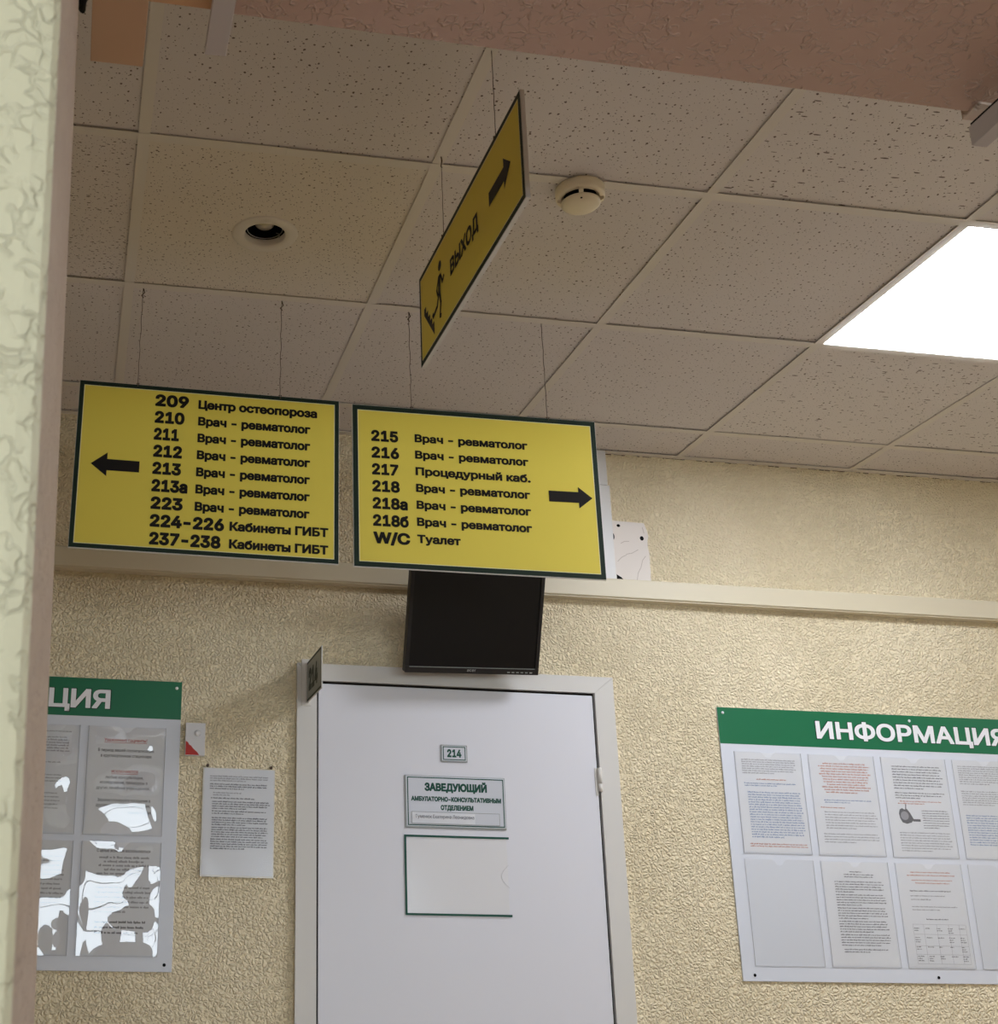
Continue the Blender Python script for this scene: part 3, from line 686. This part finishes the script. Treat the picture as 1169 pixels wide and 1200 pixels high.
def sheet(label, x0, x1, z0, z1, rot=0.0, dy=.0007, group='printed sheets in the board pockets', name='notice_sheet'):
    cx, cz = (x0+x1)/2, (z0+z1)/2; t = thing(name, label, 'notice', (cx, BY-dy, Z(cz)), (0, rot, 0), group)
    w, h = (x1-x0)/2, (z1-z0)/2
    mb = MB(); mb.box(-w, w, -.0003, .0002, -h, h); mb.build('paper', M['paper'], t)
    return t, w, h
TP = dict(pitch=.0063, h=.0035)
def prints(t, specs, w, h):
    """specs: list of (ink, kind, args); z measured down from the top of the sheet"""
    for ink, f in specs:
        mb = MB(); f(mb); mb.build('table_rules' if ink == 'ink_rule' else 'paragraph', M[ink], t)
Y_ = -.0006
def PA(w, h, zt, n, x0=.02, x1=.02, pitch=.0066, th=.0036, last=.6, center=False, indent=0): return lambda mb: para(mb, -w+x0, w-x1, h-zt, n, pitch, th, Y_, 0, last, indent, center)
# right board, upper row
X = [1.889+.2375*k for k in range(5)]
def rsheet(k, row, label):
    z1 = -.939 if row == 0 else -1.252; return sheet(label, X[k]+.003, X[k]+.211, z1-.290, z1)
t, w, h = rsheet(0, 0, 'sheet of blue and grey text, upper left pocket of the right board')
prints(t, [('ink_light', PA(w, h, .016, 7, .018, .014)), ('ink_red', PA(w, h, .074, 1, .06, .05, last=1)), ('ink_blue', PA(w, h, .086, 2, .02, .014)), ('ink_blue', PA(w, h, .112, 19, .028, .006, pitch=.0072, th=.0042)), ('ink_red', PA(w, h, .262, 2, .02, .004, last=1))], w, h)
t, w, h = rsheet(1, 0, 'sheet with a red paragraph at the top, second upper pocket of the right board')
prints(t, [('ink_red', PA(w, h, .018, 12, .026, .012, pitch=.0078, th=.0044, last=.8, center=True)), ('ink_blue', PA(w, h, .128, 2, .026, .014, center=True)), ('ink_red', PA(w, h, .150, 1, .02, .1, last=.9)), ('ink_light', PA(w, h, .162, 7, .03, .008, pitch=.0078)), ('ink_light', PA(w, h, .226, 4, .02, .01, pitch=.0078))], w, h)
t, w, h = rsheet(2, 0, 'sheet with a small dark grey picture in its middle, on the right board')
prints(t, [('ink', PA(w, h, .018, 9, .03, .012, pitch=.0082, th=.0038)), ('ink', PA(w, h, .098, 3, .03, .012, pitch=.0075, last=.5)), ('ink_red', PA(w, h, .124, 2, .03, .014, center=True)), ('ink', PA(w, h, .150, 8, .11, .008, pitch=.0072, th=.003)), ('ink_light', PA(w, h, .216, 8, .028, .01, pitch=.0075))], w, h)
mb = MB(); ring = [(-.070, .004), (-.066, .016), (-.058, .020), (-.050, .016), (-.042, .018), (-.033, .006), (-.024, -.012), (-.032, -.022), (-.048, -.026), (-.062, -.022), (-.068, -.010)]
mb.poly([(x, z-.025) for x, z in ring][::-1], Y_); mb.stroke([(-.046, -.008), (-.044, .006)], .003, Y_); mb.stroke([(-.025, -.040), (-.004, -.040)], .007, Y_); mb.build('picture', M['ink'], t)
mb = MB(); mb.disc(-.052, -.027, .013, Y_-.0001); mb.build('picture_face', M['ink_light'], t)
t, w, h = rsheet(3, 0, 'sheet with blue lower paragraphs, fourth upper pocket of the right board')
prints(t, [('ink_light', PA(w, h, .012, 9, .014, .012)), ('ink_light', PA(w, h, .088, 7, .014, .012)), ('ink_blue', PA(w, h, .160, 13, .018, .006, pitch=.0072, th=.0042))], w, h)
# right board, lower row
t, w, h = rsheet(1, 1, 'sheet of dense numbered grey text, second lower pocket of the right board')
prints(t, [('ink', PA(w, h, .022, 1, .085, .08, last=1)), ('ink', PA(w, h, .030, 2, .05, .03, last=1, center=True))]+[('ink', PA(w, h, .050+.0372*k, 5, .034, .016, pitch=.0072, th=.0036, last=.4+.1*k)) for k in range(5)]+[('ink', PA(w, h, .240, 2, .04, .03, last=.6))], w, h)
t, w, h = rsheet(2, 1, 'sheet with a table at the bottom, third lower pocket of the right board')
def grid_(mb):
    xs_ = [-w+.028, -w+.062, -w+.104, -w+.142, -w+.176, w-.010]; z_ = [h-.178+.006, h-.200, h-.232, h-.256, h-.282]
    for x in xs_: mb.face(x, x+.0008, z_[-1], z_[0], Y_)
    for z in z_: mb.face(xs_[0], xs_[-1], z, z+.0008, Y_)
def cells(mb):
    for r in range(4):
        for c in range(5):
            for q in range(rnd.randint(1, 3)): scribble(mb, -w+.031+.036*c, -w+.031+.036*c+.022, h-.180-.026*r-.006*q-.004, .003, Y_, rag=.5)
prints(t, [('ink_red', PA(w, h, .016, 2, .03, .02, pitch=.009, last=1, center=True)), ('ink_red', PA(w, h, .040, 2, .034, .02, pitch=.008, last=1, center=True)), ('ink', PA(w, h, .072, 1, .034, .04, last=1)), ('ink_light', PA(w, h, .082, 2, .034, .06, pitch=.0105)), ('ink_light', PA(w, h, .115, 2, .034, .016, pitch=.0085)), ('ink', PA(w, h, .152, 1, .075, .06, last=1)), ('ink', cells), ('ink_rule', grid_)], w, h)
# left board
def lsheet(x0, z1, label): return sheet(label, x0+.003, x0+.211, z1-.290, z1)
t, w, h = lsheet(-.025, -.939, 'notice with red underlined headings, upper right pocket of the left board')
mb = MB(); text(mb, 'Уважаемые пациенты!', -.062, .056, h-.040, .0095, Y_, .004); mb.face(-.062, .056, h-.0435, h-.0425, Y_); mb.build('red_heading', M['red'], t); mb = MB(); text(mb, 'исключаются', -.038, .034, h-.126, .0095, Y_, .004); mb.face(-.038, .034, h-.1295, h-.1285, Y_); mb.build('red_heading', M['red'], t)
mb = MB()
for k, (s_, a, b, z) in enumerate([('В период вашей госпитализации', -.078, .076, .068), ('в круглосуточном стационаре', -.070, .070, .083)]): text(mb, s_, a, b, h-z, .0085, Y_, .010)
for s_, a, b, z in [('любые консультации,', -.054, .050, .142), ('исследования, процедуры в', -.068, .062, .156), ('других лечебных учреждениях.', -.078, .070, .171), ('Заранее планируйте посещения в', -.072, .072, .204), ('другие медицинские организации.', -.076, .072, .218), ('Администрация', .012, .076, .236)]: text(mb, s_, a, b, h-z, .0082, Y_, .004)
mb.build('printed_text', M['ink'], t)
t, w, h = lsheet(-.025, -1.252, 'notice of short bold lines, lower right pocket of the left board')
mb = MB()
for s_, a, b, z in [('С целью экономии воспользоваться', -.066, .078, .026)]: text(mb, s_, a, b, h-z, .0085, Y_, .010)
mb.build('bold_text', M['ink'], t)
prints(t, [('ink_light', PA(w, h, .032, 5, .038, .020, pitch=.0105, th=.0062, last=.8, center=True)), ('ink_light', PA(w, h, .108, 6, .038, .020, pitch=.0125, th=.0058)), ('ink', PA(w, h, .196, 3, .042, .030, pitch=.0135, th=.006, last=.9))], w, h)
t, w, h = lsheet(-.2625, -.939, 'sheet of grey paragraphs in the second upper pocket of the left board')
prints(t, [('ink_light', PA(w, h, .012, 1, .02, .014, last=1)), ('ink_light', PA(w, h, .028, 7, .02, .02, pitch=.0075, th=.0045)), ('ink_light', PA(w, h, .092, 2, .02, .04, pitch=.012)), ('ink_light', PA(w, h, .13, 4, .02, .03, pitch=.0085)), ('ink_light', PA(w, h, .178, 6, .02, .04, pitch=.010))], w, h)
t, w, h = lsheet(-.2625, -1.252, 'sheet in the second lower pocket of the left board, under a bright reflection')
prints(t, [('ink_light', PA(w, h, .03, 12, .02, .014, pitch=.012, th=.005))], w, h)

# framed sheet pinned to the wall beside the door
t = thing('framed_notice', 'white printed sheet in a clear holder pinned between left board and door', 'notice', (.3985, WY, Z(-1.189)), (0, .004, 0))
w, h = .1015, .1475
mb = MB(); mb.box(-w, w, -.0055, -.0015, -h, h, 0, .0008); mb.build('backing', M['acrylic'], t)
mb = MB(); mb.box(-w+.004, w-.003, -.0062, -.0056, -h+.005, h-.002); mb.build('paper', M['paper'], t)
Y_ = -.0066
prints(t, [('ink_light', PA(w, h, .018, 3, .020, .012, pitch=.0062)), ('ink', PA(w, h, .040, 3, .020, .012, pitch=.0062)), ('ink_light', PA(w, h, .064, 2, .03, .09, pitch=.006)), ('ink', PA(w, h, .078, 1, .024, .05, last=1)), ('ink', PA(w, h, .088, 4, .028, .012, pitch=.0062)), ('ink', PA(w, h, .114, 2, .028, .014, pitch=.0062)), ('ink', PA(w, h, .132, 4, .028, .012, pitch=.0062)), ('ink', PA(w, h, .158, 5, .028, .012, pitch=.0062, last=.9)), ('ink', PA(w, h, .190, 5, .026, .012, pitch=.0062))], w, h)
mb = MB(); nx, nz = 10, 14
mb.add([(-w+2*w*i/nx, -.0085-.0015*math.sin(i*.6+j*.5)*(1 if i in (0, 1) else .25), -h+2*h*j/nz) for j in range(nz+1) for i in range(nx+1)], [(j*(nx+1)+i, j*(nx+1)+i+1, (j+1)*(nx+1)+i+1, (j+1)*(nx+1)+i) for j in range(nz) for i in range(nx)], 0, True); mb.build('clear_front', M['film_matte'], t)
for x in (-.089, .091):
    mb = MB(); mb.tube([(x, -.001, h+.006), (x, -.007, h+.007)], [.0045, .0035], 10); mb.build('tack', M['cord'], t)
# small plate with a clear stud and a torn red corner
t = thing('wall_plate', 'small white wall plate with clear stud and torn red corner beside left board', 'wall plate', (.2715, WY, Z(-.9655)))
w, h = .0275, .0455
mb = MB(); mb.box(-w, w, -.020, -.0005, -h, h, 0, .0012); mb.build('body', M['holder_white'], t)
mb = MB(); tear = [(-w+.001, -h+.001), (.012, -h+.001), (.006, -.036), (.001, -.032), (-.006, -.026), (-.011, -.019), (-.017, -.016), (-.020, -.010), (-w+.001, -.006)]
mb.poly(tear, -.0204); mb.build('red_corner', M['red'], t)
mb = MB()
for k in range(4):
    pass
vs = []; prof = [(.0095, -.0203), (.0088, -.0235), (.006, -.026), (.003, -.0268), (.0, -.027)]
for r, yy in prof:
    for q in range(20): vs.append((.006+r*math.cos(2*PI*q/20), yy, .0165+r*math.sin(2*PI*q/20)))
mb.add(vs, [(a*20+q, a*20+(q+1) % 20, (a+1)*20+(q+1) % 20, (a+1)*20+q) for a in range(4) for q in range(20)], 0, True); mb.build('stud', M['clear_stud'], t)

# ------------------------------------------------------------------ things fixed under the beam
t = thing('cable_channel', 'grey cable channel under the right end of the beam', 'cable channel', (1.031, 0, 0))
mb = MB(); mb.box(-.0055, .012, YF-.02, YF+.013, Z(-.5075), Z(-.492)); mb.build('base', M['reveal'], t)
mb = MB(); mb.box(-.0105, .0105, YN+.02, YF, Z(-.5575), Z(-.5295), 0, .001); mb.build('lid', M['grey_channel'], t)
mb = MB(); mb.box(-.009, .009, YF-.075, YF-.003, Z(-.5297), Z(-.5255)); mb.build('gap', M['hole_black'], t)
o = MB().box(.0425, .0690, YN+.02, -.2895, Z(-.5035), Z(-.4915), 0, .001).build('cable_channel', M['grey_channel'])
tag(o, 'grey flat channel end jutting past the beam at the top left', 'cable channel')
t = thing('mounting_board', 'brown board with clear tape jutting past the beam beside the left wall', 'board', (-.063, 0, Z(-.49)))
mb = MB(); mb.box(-.0325, .0325, YN+.02, -.2455, 0, .0012+.0, 0); mb.box(-.0325, .0325, YN+.02, -.2455, -.0075, 0, 0, .001); mb.build('panel', M['kraft'], t)
mb = MB(); mb.quad((.0328, -.40, -.008), (.0375, -.40, -.008), (.0375, -.249, -.008), (.0328, -.249, -.008)); mb.build('tape', M['tape'], t)
mb = MB(); mb.tube([(-.114, -.36, Z(-.475)), (-.112, -.335, Z(-.478)), (-.108, -.31, Z(-.474)), (-.104, -.33, Z(-.470)), (-.101, -.36, Z(-.468))], [.010, .010, .006, .008, .009], 10)
o = mb.build('cable', M['hole_black']); tag(o, 'black cable tucked between the left wall and the brown board', 'cable')
